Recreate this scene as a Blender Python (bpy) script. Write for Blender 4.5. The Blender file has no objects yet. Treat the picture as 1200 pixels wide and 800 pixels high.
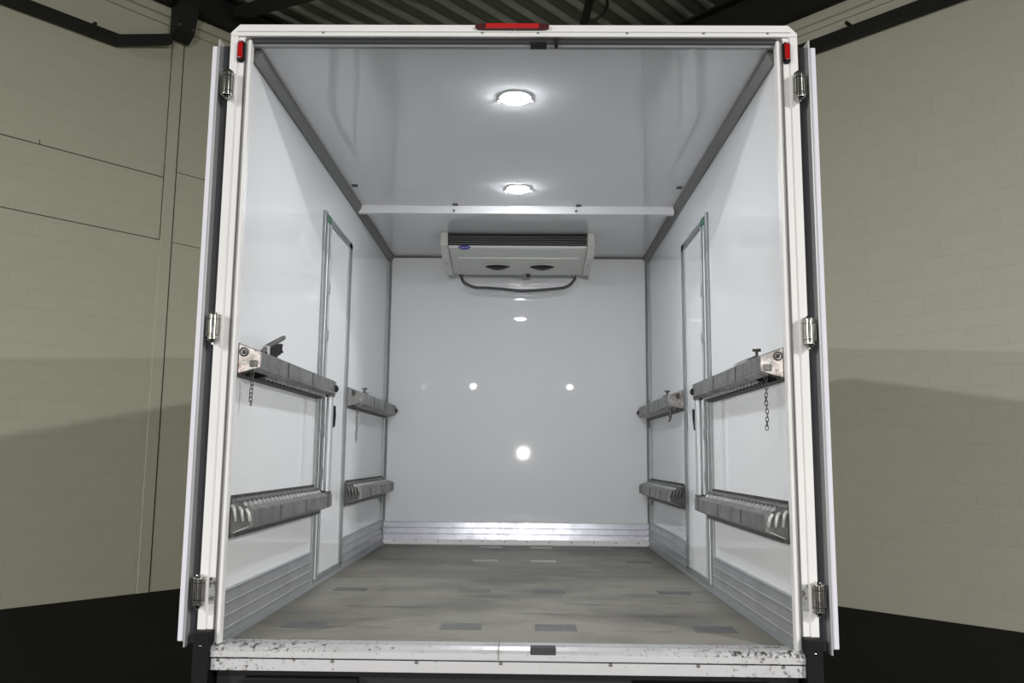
import bpy, math, random
from mathutils import Vector, Matrix
random.seed(7)
C = bpy.context.scene.collection
S = bpy.context.scene
Z0 = 0.95          # the load floor stands this high above the ground; shapes are written with the load floor at z = 0

# ------------------------------------------------------------------ camera
cam_d = bpy.data.cameras.new('camera'); cam = bpy.data.objects.new('camera', cam_d); C.objects.link(cam)
F_PX = 998.3; PITCH = math.radians(7.729); YAW = math.radians(-0.85); ROLL = math.radians(0.557)
cam_d.sensor_width = 36; cam_d.lens = F_PX/1200*36; cam_d.clip_start = 0.05; cam_d.clip_end = 200
fw = Vector((math.sin(YAW)*math.cos(PITCH), math.cos(YAW)*math.cos(PITCH), math.sin(PITCH)))
r0 = fw.cross(Vector((0, 0, 1))).normalized(); u0 = r0.cross(fw)
rr = r0*math.cos(ROLL)+u0*math.sin(ROLL); uu = -r0*math.sin(ROLL)+u0*math.cos(ROLL)
M = Matrix((rr, uu, -fw)).transposed().to_4x4(); M.translation = Vector((0.056, -3.179, 0.6766+Z0))
cam.matrix_world = M
S.camera = cam

# ------------------------------------------------------------------ world, lights, exposure
w = bpy.data.worlds.new('world'); S.world = w; w.use_nodes = True
w.node_tree.nodes['Background'].inputs[0].default_value = (0.62, 0.64, 0.62, 1)
w.node_tree.nodes['Background'].inputs[1].default_value = 0.18
S.view_settings.view_transform = 'Standard'; S.view_settings.look = 'None'
S.view_settings.gamma = 1; S.view_settings.use_curve_mapping = False
S.view_settings.exposure = 0.0

def bay_light(loc, aim, power, size, col=(1, 0.985, 0.965)):
    d = bpy.data.lights.new('high_bay_light', 'AREA'); d.energy = power; d.shape = 'SQUARE'; d.size = size; d.color = col
    o = bpy.data.objects.new('high_bay_light', d); C.objects.link(o)
    o.location = (loc[0], loc[1], loc[2]+Z0)
    o.rotation_euler = (Vector(aim)-Vector(loc)).to_track_quat('-Z', 'Y').to_euler()
    return o
bay_light((7.8, -8.3, 5.45), (7.4, -7.9, 0.0), 1480, 0.5)
bay_light((-9.9, -8.3, 5.45), (-9.4, -7.9, 0.0), 1560, 0.5)
bay_light((18.5, -20, 5.45), (17.9, -19.4, 0.0), 3400, 0.6)
bay_light((-19, -20, 5.45), (-18.4, -19.4, 0.0), 3400, 0.6)
# lamps at the far end of the hall, behind the photographer
bay_light((0.04, -16.0, 0.80), (0, 0, 0.9), 560, 0.12)
for x_ in (-2.0, 1.9): bay_light((x_, -24.0, 3.5), (0, 0, 0.9), 22, 0.14)

# ------------------------------------------------------------------ mesh builder
class MB:
    def __init__(s): s.v = []; s.f = []; s.sm = []
    def add(s, vs, fs, smooth=False):
        n = len(s.v); s.v += [tuple(p) for p in vs]; s.f += [tuple(i+n for i in f) for f in fs]; s.sm += [smooth]*len(fs); return s
    def box(s, x0, x1, y0, y1, z0, z1):
        x0, x1 = sorted((x0, x1)); y0, y1 = sorted((y0, y1)); z0, z1 = sorted((z0, z1))
        return s.add([(x0, y0, z0), (x1, y0, z0), (x1, y1, z0), (x0, y1, z0), (x0, y0, z1), (x1, y0, z1), (x1, y1, z1), (x0, y1, z1)],
                     [(0, 3, 2, 1), (4, 5, 6, 7), (0, 1, 5, 4), (1, 2, 6, 5), (2, 3, 7, 6), (3, 0, 4, 7)])
    def prism(s, prof, axis, a, b):
        """profile of 2-D points swept along an axis: x -> (y,z), y -> (x,z), z -> (x,y)"""
        def P(p, t): return {'x': (t, p[0], p[1]), 'y': (p[0], t, p[1]), 'z': (p[0], p[1], t)}[axis]
        n = len(prof); vs = [P(p, a) for p in prof]+[P(p, b) for p in prof]
        fs = [tuple(range(n)), tuple(reversed(range(n, 2*n)))]+[(i, i+n, (i+1) % n+n, (i+1) % n) for i in range(n)]
        return s.add(vs, fs)
    def loft(s, A, B):
        n = len(A); return s.add(list(A)+list(B), [tuple(range(n)), tuple(reversed(range(n, 2*n)))]+[(i, i+n, (i+1) % n+n, (i+1) % n) for i in range(n)])
    def tube(s, path, r, n=8, closed=False, rs=None):
        path = [Vector(p) for p in path]; k = len(path); rings = []
        prev = None
        for i, p in enumerate(path):
            if closed: t = path[(i+1) % k]-path[i-1]
            else: t = path[min(i+1, k-1)]-path[max(i-1, 0)]
            t.normalize()
            if prev is None:
                up = Vector((0, 0, 1)) if abs(t.z) < 0.9 else Vector((1, 0, 0))
                a = t.cross(up).normalized()
            else: a = (prev-t*prev.dot(t)).normalized()
            prev = a; b = t.cross(a); R = rs[i] if rs else r
            rings.append([p+a*R*math.cos(2*math.pi*j/n)+b*R*math.sin(2*math.pi*j/n) for j in range(n)])
        vs = [q for rg in rings for q in rg]; fs = []
        for i in range(k if closed else k-1):
            A = i*n; B = ((i+1) % k)*n
            fs += [(A+j, A+(j+1) % n, B+(j+1) % n, B+j) for j in range(n)]
        s.add(vs, fs, True)
        if not closed:
            s.add(rings[0], [tuple(reversed(range(n)))]); s.add(rings[-1], [tuple(range(n))])
        return s
    def cyl(s, p0, p1, r, n=16): return s.tube([p0, p1], r, n)
    def ring(s, c, r, rt, axis='z', n=20, m=8):
        pts = []
        for i in range(n):
            a = 2*math.pi*i/n; q = (math.cos(a)*r, math.sin(a)*r)
            pts.append({'z': (c[0]+q[0], c[1]+q[1], c[2]), 'y': (c[0]+q[0], c[1], c[2]+q[1]), 'x': (c[0], c[1]+q[0], c[2]+q[1])}[axis])
        return s.tube(pts, rt, m, True)
    def dome(s, c, rx, ry, h, axis='z', sgn=1, n=20, m=4):
        """flat-bottomed lens bulging along +-axis"""
        vs = []
        for j in range(m+1):
            t = j/m*math.pi/2; k = math.cos(t); e = math.sin(t)*h*sgn
            for i in range(n):
                a = 2*math.pi*i/n; q = (rx*k*math.cos(a), ry*k*math.sin(a))
                vs.append({'z': (c[0]+q[0], c[1]+q[1], c[2]+e), 'y': (c[0]+q[0], c[1]+e, c[2]+q[1]), 'x': (c[0]+e, c[1]+q[0], c[2]+q[1])}[axis])
        fs = [(j*n+i, j*n+(i+1) % n, (j+1)*n+(i+1) % n, (j+1)*n+i) for j in range(m) for i in range(n)]
        s.add(vs, fs, True); return s.add(vs[:n], [tuple(range(n))])
    def mesh(s, name, mat, off=(0, 0, 0)):
        me = bpy.data.meshes.new(name); me.from_pydata([(x-off[0], y-off[1], z-off[2]) for x, y, z in s.v], [], s.f)
        me.polygons.foreach_set('use_smooth', s.sm)
        import bmesh
        bm = bmesh.new(); bm.from_mesh(me); bmesh.ops.recalc_face_normals(bm, faces=bm.faces); bm.to_mesh(me); bm.free()
        me.materials.append(mat); me.update(); return me

ROOT = {}
def origin(o):
    v = Vector((0, 0, 0))
    while o is not None: v += o.location; o = o.parent
    return v
def part(name, mb, mat, parent=None, bevel=0, label=None, kind=None, at=None):
    """one mesh object; vertices are written in load-floor coordinates"""
    if parent is None:
        loc = Vector(at) if at else Vector((0, 0, 0)); off = loc; ol = loc+Vector((0, 0, Z0))
    else:
        po = origin(parent)-Vector((0, 0, Z0)); loc = Vector(at) if at else po; off = loc; ol = loc-po
    me = mb.mesh(name, mat, off)
    o = bpy.data.objects.new(name, me); C.objects.link(o); o.location = ol
    if parent: o.parent = parent
    if bevel:
        m = o.modifiers.new('bevel', 'BEVEL'); m.width = bevel; m.segments = 2; m.limit_method = 'ANGLE'; m.angle_limit = math.radians(40)
    if label: o['label'] = label
    if kind: o['kind'] = kind
    return o
def thing(name, label, cat, loc=(0, 0, 0), group=None):
    o = bpy.data.objects.new(name, None); o.empty_display_size = 0.1; C.objects.link(o)
    o.location = (loc[0], loc[1], loc[2]+Z0); o['label'] = label; o['category'] = cat
    if group: o['group'] = group
    return o

# ------------------------------------------------------------------ materials
def mat(name, col, rough=0.5, metal=0.0, var=0.0, vscale=4.0, bump=0.0, bscale=60.0, col2=None, spec=0.5, coat=0.0, stretch=None,
        speck=None, speck_amt=0.5, speck_scale=40, rvar=0.0, emit=None, estr=0.0, objrand=0.0, ends=None):
    m = bpy.data.materials.new(name); m.use_nodes = True; nt = m.node_tree; N = nt.nodes; L = nt.links
    b = N['Principled BSDF']; b.inputs['Roughness'].default_value = rough; b.inputs['Metallic'].default_value = metal
    b.inputs['Specular IOR Level'].default_value = spec; b.inputs['Coat Weight'].default_value = coat; b.inputs['Coat Roughness'].default_value = 0.04
    tc = N.new('ShaderNodeTexCoord'); mp = N.new('ShaderNodeMapping'); L.new(tc.outputs['Object'], mp.inputs[0])
    if stretch: mp.inputs['Scale'].default_value = stretch
    cur = None
    rgb = N.new('ShaderNodeRGB'); rgb.outputs[0].default_value = (*col, 1); cur = rgb.outputs[0]
    if var or col2:
        n = N.new('ShaderNodeTexNoise'); n.inputs['Scale'].default_value = vscale; n.inputs['Detail'].default_value = 6; n.inputs['Roughness'].default_value = 0.6
        L.new(mp.outputs[0], n.inputs['Vector'])
        mr = N.new('ShaderNodeMapRange'); mr.inputs[1].default_value = 0.3; mr.inputs[2].default_value = 0.7; L.new(n.outputs['Fac'], mr.inputs[0])
        mx = N.new('ShaderNodeMix'); mx.data_type = 'RGBA'; c2 = col2 or tuple(c*(1-var) for c in col)
        mx.inputs[7].default_value = (*c2, 1); L.new(cur, mx.inputs[6]); L.new(mr.outputs[0], mx.inputs[0]); cur = mx.outputs[2]
        if rvar:
            m2 = N.new('ShaderNodeMapRange'); m2.inputs[3].default_value = rough-rvar; m2.inputs[4].default_value = rough+rvar
            L.new(mr.outputs[0], m2.inputs[0]); L.new(m2.outputs[0], b.inputs['Roughness'])
    if speck:
        n = N.new('ShaderNodeTexNoise'); n.inputs['Scale'].default_value = speck_scale; n.inputs['Detail'].default_value = 8; n.inputs['Roughness'].default_value = 0.75
        L.new(mp.outputs[0], n.inputs['Vector'])
        mr = N.new('ShaderNodeMapRange'); mr.inputs[1].default_value = speck_amt; mr.inputs[2].default_value = speck_amt+0.06; L.new(n.outputs['Fac'], mr.inputs[0])
        mx = N.new('ShaderNodeMix'); mx.data_type = 'RGBA'; mx.inputs[7].default_value = (*speck, 1)
        L.new(cur, mx.inputs[6]); L.new(mr.outputs[0], mx.inputs[0]); cur = mx.outputs[2]
        if ends:      # grime is heavier towards both ends of the piece
            sx = N.new('ShaderNodeSeparateXYZ'); L.new(tc.outputs['Object'], sx.inputs[0]); ab = N.new('ShaderNodeMath'); ab.operation = 'ABSOLUTE'; L.new(sx.outputs[0], ab.inputs[0])
            r1 = N.new('ShaderNodeMapRange'); r1.inputs[1].default_value = ends[0]; r1.inputs[2].default_value = ends[1]; r1.inputs[3].default_value = speck_amt+0.06; r1.inputs[4].default_value = speck_amt-0.03; L.new(ab.outputs[0], r1.inputs[0])
            sb = N.new('ShaderNodeMath'); sb.operation = 'SUBTRACT'; L.new(n.outputs['Fac'], sb.inputs[0]); L.new(r1.outputs[0], sb.inputs[1])
            m3 = N.new('ShaderNodeMath'); m3.operation = 'MULTIPLY'; m3.use_clamp = True; m3.inputs[1].default_value = 14; L.new(sb.outputs[0], m3.inputs[0]); L.new(m3.outputs[0], mx.inputs[0])
    if objrand:
        oi = N.new('ShaderNodeObjectInfo'); mr = N.new('ShaderNodeMapRange'); mr.inputs[3].default_value = 1-objrand; mr.inputs[4].default_value = 1+objrand
        L.new(oi.outputs['Random'], mr.inputs[0]); hs = N.new('ShaderNodeHueSaturation'); L.new(mr.outputs[0], hs.inputs['Value']); L.new(cur, hs.inputs['Color']); cur = hs.outputs[0]
    L.new(cur, b.inputs['Base Color'])
    if bump:
        n = N.new('ShaderNodeTexNoise'); n.inputs['Scale'].default_value = bscale; n.inputs['Detail'].default_value = 4
        L.new(mp.outputs[0], n.inputs['Vector'])
        bp = N.new('ShaderNodeBump'); bp.inputs['Strength'].default_value = bump; bp.inputs['Distance'].default_value = 0.004
        L.new(n.outputs['Fac'], bp.inputs['Height']); L.new(bp.outputs[0], b.inputs['Normal'])
    if emit: b.inputs['Emission Color'].default_value = (*emit, 1); b.inputs['Emission Strength'].default_value = estr
    return m
block_m = mat('painted_block', (0.60, 0.585, 0.455), 0.75, var=0.08, vscale=1.3, bump=0.5, bscale=45, objrand=0.010)
block_r = mat('painted_block_right', (0.62, 0.605, 0.50), 0.75, var=0.07, vscale=1.1, bump=0.5, bscale=45, objrand=0.012)
ground_m = mat('black_ground', (0.0032, 0.0031, 0.0028), 0.8, var=0.4, vscale=3, bump=0.3, bscale=80, spec=0.15)
deck_m = mat('roof_deck', (0.13, 0.15, 0.12), 0.5, var=0.3, vscale=1.5)
rib_m = mat('lit_roof_rib', (0.42, 0.45, 0.39), 0.4, var=0.5, vscale=0.9)  # paler than the deck: light catching the ribs is put into the colour
steel_dark = mat('dark_steel', (0.022, 0.023, 0.02), 0.6, var=0.3, vscale=6, spec=0.3)
crack_m = mat('joint_dark_gap', (0.06, 0.055, 0.045), 0.9)  # dark tone of the wall's joint gaps and bed-joint cracks
panel_m = mat('white_panel', (0.79, 0.80, 0.815), 0.022, var=0.02, vscale=1.6, spec=0.45, bump=0.03, bscale=2.5)
ceil_m = mat('white_ceiling_panel', (0.76, 0.765, 0.78), 0.05, var=0.03, vscale=1.4, spec=0.7, bump=0.03, bscale=2.5)
frame_m = mat('white_frame_paint', (0.80, 0.79, 0.78), 0.35, var=0.05, vscale=3, speck=(0.30, 0.28, 0.25), speck_amt=0.70, speck_scale=22)
alu_m = mat('aluminium', (0.62, 0.63, 0.64), 0.32, 0.6, var=0.08, vscale=6)
kick_m = mat('aluminium_kick', (0.44, 0.45, 0.465), 0.33, 0.55, var=0.15, vscale=7, bump=0.05, bscale=9, rvar=0.05)
kickb_m = mat('aluminium_kick_bulkhead', (0.40, 0.41, 0.46), 0.24, 0.35, var=0.25, vscale=11, bump=0.07, bscale=9, rvar=0.05)
tube_m = mat('tube_grey', (0.46, 0.48, 0.49), 0.35, 0.4, var=0.1, vscale=9)
door_m = mat('door_skin_white', (0.72, 0.72, 0.78), 0.3, var=0.03, vscale=3)
trim_m = mat('grey_trim', (0.17, 0.17, 0.165), 0.4, 0.2, var=0.15, vscale=8)
stile_m = mat('grey_door_trim', (0.31, 0.325, 0.33), 0.35, 0.4, var=0.15, vscale=12)
shelf_m = mat('galvanised_steel', (0.26, 0.26, 0.25), 0.36, 0.6, var=0.30, vscale=14, bump=0.1, bscale=50, rvar=0.1)
shelf_d = mat('galvanised_steel_dark', (0.13, 0.13, 0.125), 0.5, 0.6, var=0.4, vscale=16)
tread_m = mat('bright_tread_steel', (0.62, 0.62, 0.60), 0.3, 0.8, var=0.4, vscale=25)
endp_m = mat('end_plate_steel', (0.52, 0.48, 0.45), 0.32, 0.6, col2=(0.10, 0.095, 0.09), vscale=26, speck=(0.16, 0.09, 0.07), speck_amt=0.55, speck_scale=24)
hook_m = mat('pale_hook', (0.62, 0.63, 0.60), 0.45, 0.3, var=0.3, vscale=30)
chrome_m = mat('chrome', (0.55, 0.54, 0.51), 0.16, 1.0, var=0.4, vscale=30, rvar=0.08)
rubber_m = mat('black_rubber', (0.007, 0.007, 0.008), 0.55, spec=0.2)
gask_m = mat('grey_gasket', (0.030, 0.032, 0.038), 0.45)
red_m = mat('red_lens', (0.42, 0.005, 0.007), 0.12, spec=0.7, coat=0.6)
red_lit = mat('red_lens_centre', (0.55, 0.006, 0.006), 0.15, spec=0.6, coat=0.5)
darkred_m = mat('dark_red_lens', (0.06, 0.006, 0.009), 0.2, coat=0.5)
green_m = mat('green_corner', (0.0, 0.13, 0.065), 0.4)
blue_m = mat('badge_blue', (0.02, 0.015, 0.22), 0.3)
badge_t = mat('badge_letters', (0.45, 0.45, 0.75), 0.4)
unit_m = mat('unit_white', (0.66, 0.67, 0.63), 0.35, var=0.04, vscale=4)
fin_m = mat('coil_black', (0.02, 0.02, 0.022), 0.4)
lamp_e = mat('lamp_glow', (1, 1, 1), 0.3, emit=(0.93, 0.96, 1.0), estr=270)
bezel_m = mat('lamp_bezel', (0.75, 0.76, 0.78), 0.25)
sill_m = mat('dirty_sill', (0.64, 0.64, 0.65), 0.3, 0.35, var=0.2, vscale=6, speck=(0.07, 0.06, 0.05), speck_amt=0.53, speck_scale=45, ends=(0.35, 0.95))
sill2_m = mat('sill_white', (0.56, 0.56, 0.57), 0.4, 0.0, var=0.08, vscale=6, speck=(0.12, 0.10, 0.09), speck_amt=0.56, speck_scale=35, ends=(0.5, 1.0))
plate_m = mat('floor_plate_bright', (0.50, 0.50, 0.48), 0.3, 0.6, var=0.4, vscale=30)
plate_g = mat('floor_plate_grimy', (0.165, 0.17, 0.165), 0.5, 0.2, var=0.3, vscale=14)
zinc_m = mat('zinc_bolt', (0.25, 0.24, 0.22), 0.4, 0.8)

def floor_material():
    m = bpy.data.materials.new('worn_load_floor'); m.use_nodes = True; N = m.node_tree.nodes; L = m.node_tree.links; b = N['Principled BSDF']
    tc = N.new('ShaderNodeTexCoord')
    def noise(scale, st, lo, hi, det=6):
        mp = N.new('ShaderNodeMapping'); mp.inputs['Scale'].default_value = st; L.new(tc.outputs['Object'], mp.inputs[0])
        n = N.new('ShaderNodeTexNoise'); n.inputs['Scale'].default_value = scale; n.inputs['Detail'].default_value = det; n.inputs['Roughness'].default_value = 0.65
        L.new(mp.outputs[0], n.inputs['Vector']); r = N.new('ShaderNodeMapRange'); r.inputs[1].default_value = lo; r.inputs[2].default_value = hi; L.new(n.outputs['Fac'], r.inputs[0]); return r.outputs[0]
    def mix(a, c, f):
        x = N.new('ShaderNodeMix'); x.data_type = 'RGBA'; x.inputs[7].default_value = (*c, 1); L.new(f, x.inputs[0])
        if isinstance(a, tuple): x.inputs[6].default_value = (*a, 1)
        else: L.new(a, x.inputs[6])
        return x.outputs[2]
    c = mix((0.255, 0.243, 0.208), (0.150, 0.143, 0.123), noise(1.5, (0.9, 1.3, 1), 0.42, 0.64))
    c = mix(c, (0.27, 0.25, 0.205), noise(2.3, (1, 1.3, 1), 0.56, 0.72))
    c = mix(c, (0.115, 0.108, 0.095), noise(2.6, (0.7, 2.6, 1), 0.56, 0.68))
    c = mix(c, (0.07, 0.065, 0.06), noise(30, (1, 1, 1), 0.68, 0.74, 9))
    # ingrained dirt along the two side edges and at the bulkhead
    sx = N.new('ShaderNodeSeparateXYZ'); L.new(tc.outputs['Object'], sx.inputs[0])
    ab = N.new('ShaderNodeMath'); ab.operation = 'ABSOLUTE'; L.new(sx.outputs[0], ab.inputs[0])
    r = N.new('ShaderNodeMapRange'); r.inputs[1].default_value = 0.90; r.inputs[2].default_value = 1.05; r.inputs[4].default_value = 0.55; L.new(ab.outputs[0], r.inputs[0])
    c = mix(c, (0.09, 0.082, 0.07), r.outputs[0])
    L.new(c, b.inputs['Base Color']); b.inputs['Roughness'].default_value = 0.48; b.inputs['Specular IOR Level'].default_value = 0.35
    n = N.new('ShaderNodeTexNoise'); n.inputs['Scale'].default_value = 120; L.new(tc.outputs['Object'], n.inputs['Vector'])
    bp = N.new('ShaderNodeBump'); bp.inputs['Strength'].default_value = 0.25; bp.inputs['Distance'].default_value = 0.003; L.new(n.outputs['Fac'], bp.inputs['Height']); L.new(bp.outputs[0], b.inputs['Normal'])
    return m
floor_m = floor_material()

# ------------------------------------------------------------------ the hall (setting)
G = -Z0
part('floor', MB().box(-26, 26, -26, 16, G-0.2, G), ground_m, kind='structure')
ROOF = 6.75
def hall_wall(name, P, ang, nsign, m, s_lo, s_hi, top, skip, back):
    """block wall: a backing slab and blocks laid in running bond; s runs along the wall"""
    d = Vector((math.cos(ang), math.sin(ang), 0)); n = Vector((math.sin(ang), -math.cos(ang), 0))*nsign
    mw = Matrix(((d.x, -n.x, 0, P[0]), (d.y, -n.y, 0, P[1]), (0, 0, 1, 0), (0, 0, 0, 1)))   # local x along wall, local -y out of the wall into the hall
    g = MB().box(back[0], back[1], 0.0, 0.2, 0, ROOF-G)
    me = g.mesh(name, m); root = bpy.data.objects.new(name, me); C.objects.link(root)
    root.matrix_world = mw; root['kind'] = 'structure'
    bw, bh, j, t, ch = 0.40, 0.20, 0.0022, 0.0022, 0.0014
    def blk(x0, x1, z0, z1):
        return ([(x0, 0.001, z0), (x1, 0.001, z0), (x1, 0.001, z1), (x0, 0.001, z1),
                 (x0, -t+ch, z0), (x1, -t+ch, z0), (x1, -t+ch, z1), (x0, -t+ch, z1),
                 (x0+ch, -t, z0+ch), (x1-ch, -t, z0+ch), (x1-ch, -t, z1-ch), (x0+ch, -t, z1-ch)],
                [(8, 9, 10, 11), (4, 5, 9, 8), (5, 6, 10, 9), (6, 7, 11, 10), (7, 4, 8, 11), (0, 1, 5, 4), (1, 2, 6, 5), (2, 3, 7, 6), (3, 0, 4, 7)])
    cache = {}; rest = MB(); cnt = 0
    rows = int(round((top-G)/bh))
    for k in range(rows):
        z0 = k*bh; x = math.floor(back[0]/bw)*bw + (bw/2 if k % 2 else 0)
        while x < min(back[1], s_hi+2.0):
            a, b = x+j/2, x+bw-j/2; x += bw
            if b < s_lo-3.0 or a < back[0]: continue
            segs = [(a, b)]
            if skip:
                segs = []
                if b <= skip[0] or a >= skip[1]: segs = [(a, b)]
                else:
                    if a < skip[0]-0.04: segs.append((a, skip[0]))
                    if b > skip[1]+0.04: segs.append((skip[1], b))
            for (p, q) in segs:
                if s_lo < p and q < s_hi and cnt < 300:
                    key = round(q-p, 3)
                    if key not in cache: cache[key] = MB().add(*blk(0, q-p, 0, bh-j)).mesh('block', m)
                    o = bpy.data.objects.new('block', cache[key]); C.objects.link(o); o.parent = root
                    o.location = (p, random.uniform(-0.0004, 0.0002), z0+j/2); cnt += 1
                else: rest.add(*blk(p, q, z0+j/2, z0+bh-j/2))
    me = rest.mesh('blockwork', m); o = bpy.data.objects.new('blockwork', me); C.objects.link(o); o.parent = root; o['kind'] = 'stuff'
    return root
LA = math.radians(50.33); RA = math.radians(-47.2)
wl = hall_wall('wall_left', (-5.395, 5.933), LA, 1, block_m, -1.0, 2.35, 6.05, (1.44, 1.60), (-30, 7.25))
wr = hall_wall('wall_right', (3.561, 6.831), RA, 1, block_r, -0.75, 2.75, 5.85, None, (-6.4, 30))
def wpart(name, parent, mb, m, bevel=0, kind=None):
    me = mb.mesh(name, m); o = bpy.data.objects.new(name, me); C.objects.link(o); o.parent = parent
    if kind: o['kind'] = kind
    if bevel:
        md = o.modifiers.new('bevel', 'BEVEL'); md.width = bevel; md.segments = 2
    return o
def zz(z): return z-G
# control joint strip, cracked bed joints, cornices
wpart('joint_strip', wl, MB().box(1.452, 1.592, -0.010, 0.0, 0, zz(6.05)), block_m, 0.002)
wpart('joint_gap', wl, MB().box(1.437, 1.445, -0.0045, 0.002, zz(3.3), zz(6.05)), crack_m)
wpart('joint_gap', wl, MB().box(1.597, 1.607, -0.0045, 0.002, 0, zz(6.05)), crack_m)
wpart('bed_joint_crack', wl, MB().box(-3, 1.43, -0.0048, 0.001, zz(4.095), zz(4.106)), crack_m)
wpart('bed_joint_crack', wl, MB().box(-0.02, -0.012, -0.0048, 0.001, zz(4.106), zz(4.16)), crack_m)
wpart('bed_joint_crack', wl, MB().box(1.60, 3, -0.0048, 0.001, zz(4.205), zz(4.213)), crack_m)
wpart('bed_joint_crack', wl, MB().box(-3, 1.43, -0.0048, 0.001, zz(3.296), zz(3.306)), crack_m)
wpart('bed_joint_crack', wl, MB().box(1.61, 3, -0.0048, 0.001, zz(3.296), zz(3.303)), crack_m)
wpart('cornice', wl, MB().prism([(0, zz(6.08)), (-0.035, zz(6.08)), (-0.035, zz(6.17)), (-0.012, zz(6.18)), (-0.06, zz(6.19)), (-0.06, zz(6.28)), (0, zz(6.28))], 'x', -8, 7.2), block_m, 0.004)
wpart('cornice', wr, MB().prism([(0, zz(5.92)), (-0.03, zz(5.92)), (-0.03, zz(5.99)), (-0.01, zz(6.0)), (-0.05, zz(6.01)), (-0.05, zz(6.10)), (0, zz(6.10))], 'x', -6.3, 8), block_r, 0.004)
part('ceiling', None or MB().box(-26, 26, -26, 16, ROOF+0.05, ROOF+0.1), deck_m, kind='structure')
ceil = bpy.data.objects['ceiling']
# corrugated roof deck: trapezoid ribs running along the left wall's direction
def rib_mesh():
    g = MB(); g.prism([(-0.05, 0), (-0.03, -0.05), (0.03, -0.05), (0.05, 0)], 'x', -12, 9); return g
rm = rib_mesh().mesh('rib', rib_m)
dL = Vector((math.cos(LA), math.sin(LA), 0)); nL = Vector((math.sin(LA), -math.cos(LA), 0))
for k in range(36):
    o = bpy.data.objects.new('rib', rm); C.objects.link(o); o.parent = ceil
    p = Vector((-5.395, 5.933, 0))+nL*(0.2+0.34*k); o.location = (p.x, p.y, ROOF+0.05); o.rotation_euler = (0, 0, LA)

def wall_pt(P, ang, s, off, z):
    return (P[0]+math.cos(ang)*s+math.sin(ang)*off, P[1]+math.sin(ang)*s-math.cos(ang)*off, z)
PL = (-5.395, 5.933); PR = (3.561, 6.831)
def bar(g, A, B, w, h):
    A = Vector(A); B = Vector(B); t = (B-A).normalized(); a = t.cross(Vector((0, 0, 1))).normalized()*w/2; b = a.cross(t).normalized()*h/2
    g.loft([A+a+b, A-a+b, A-a-b, A+a-b], [B+a+b, B-a+b, B-a-b, B+a-b]); return g
def lp(s, off, z): return wall_pt(PL, LA, s, off, z)
def rp(s, off, z): return wall_pt(PR, RA, s, off, z)
# steel along the left wall
t = thing('steel_wall_bar', 'dark steel bar bolted high across the left block wall, bent up at its right end', 'beam', lp(-0.3, 0.1, 5.65))
g = MB(); bar(g, lp(-6, 0.09, 5.60), lp(0.74, 0.09, 5.60), 0.10, 0.13); part('bar', g, steel_dark, t, 0.006)
g = MB(); bar(g, lp(0.70, 0.09, 5.59), lp(1.34, 0.14, 5.84), 0.10, 0.12); part('bar_end', g, steel_dark, t, 0.006)
for s_ in (-2.0, -0.5, 0.42): part('bolt', MB().cyl(lp(s_, 0.0, 5.67), lp(s_, 0.16, 5.67), 0.022, 8), steel_dark, t)
t = thing('steel_bracket', 'dark steel column bracket at the head of the left wall joint strip', 'bracket', lp(1.5, 0.15, 6.0))
g = MB(); g.loft([lp(1.36, 0.075, 5.88), lp(1.62, 0.075, 5.88), lp(1.62, 0.22, 5.98), lp(1.36, 0.22, 5.98)], [lp(1.36, 0.075, 6.31), lp(1.62, 0.075, 6.31), lp(1.62, 0.30, 6.31), lp(1.36, 0.30, 6.31)]); part('column_head', g, steel_dark, t, 0.006)
for s_ in (1.40, 1.58): part('bolt', MB().cyl(lp(s_, 0.2, 6.03), lp(s_, 0.26, 6.03), 0.02, 8), zinc_m, t)
t = thing('steel_wall_bar', 'straight dark steel bar running high across the right block wall', 'beam', rp(0.5, 0.1, 5.7))
g = MB(); bar(g, rp(-4, 0.09, 5.70), rp(8, 0.09, 5.63), 0.10, 0.15); part('bar', g, steel_dark, t, 0.006)
for s_ in (0.55, 2.2): part('bolt', MB().cyl(rp(s_, 0.0, 5.79), rp(s_, 0.16, 5.79), 0.022, 8), steel_dark, t)
t = thing('eaves_beam', 'dark steel eaves beam under the roof along the left wall', 'beam', lp(1, 0.12, 6.45))
pr = [(0.01, 6.33), (0.25, 6.33), (0.25, 6.36), (0.14500000000000002, 6.36), (0.14500000000000002, 6.66), (0.25, 6.66), (0.25, 6.69), (0.01, 6.69), (0.01, 6.66), (0.115, 6.66), (0.115, 6.36), (0.01, 6.36)]
part('beam', MB().loft([lp(-8, a, b) for a, b in pr], [lp(7, a, b) for a, b in pr]), steel_dark, t)
t = thing('eaves_beam', 'dark steel eaves beam under the roof along the right wall', 'beam', rp(0, 0.12, 6.3))
pr = [(0.01, 6.15), (0.29000000000000004, 6.15), (0.29000000000000004, 6.180000000000001), (0.16500000000000004, 6.180000000000001), (0.16500000000000004, 6.62), (0.29000000000000004, 6.62), (0.29000000000000004, 6.65), (0.01, 6.65), (0.01, 6.62), (0.135, 6.62), (0.135, 6.180000000000001), (0.01, 6.180000000000001)]
part('beam', MB().loft([rp(-6, a, b) for a, b in pr], [rp(8, a, b) for a, b in pr]), steel_dark, t)
t = thing('rafter', 'dark steel rafter crossing under the corrugated roof at the left', 'beam', (-2.7, 6.96, 6.5))
g = MB(); bar(g, (-3.80, 7.43, 6.50), (-0.2, 5.90, 6.55), 0.12, 0.14); part('beam', g, steel_dark, t)
t = thing('roof_brace', 'forked dark steel brace hanging from the roof above the brake lamp', 'brace', (0.9, 7.1, 6.7))
g = MB(); bar(g, (0.75, 7.04, 6.02), (0.905, 7.22, 6.72), 0.07, 0.08); part('strut', g, steel_dark, t)
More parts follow.
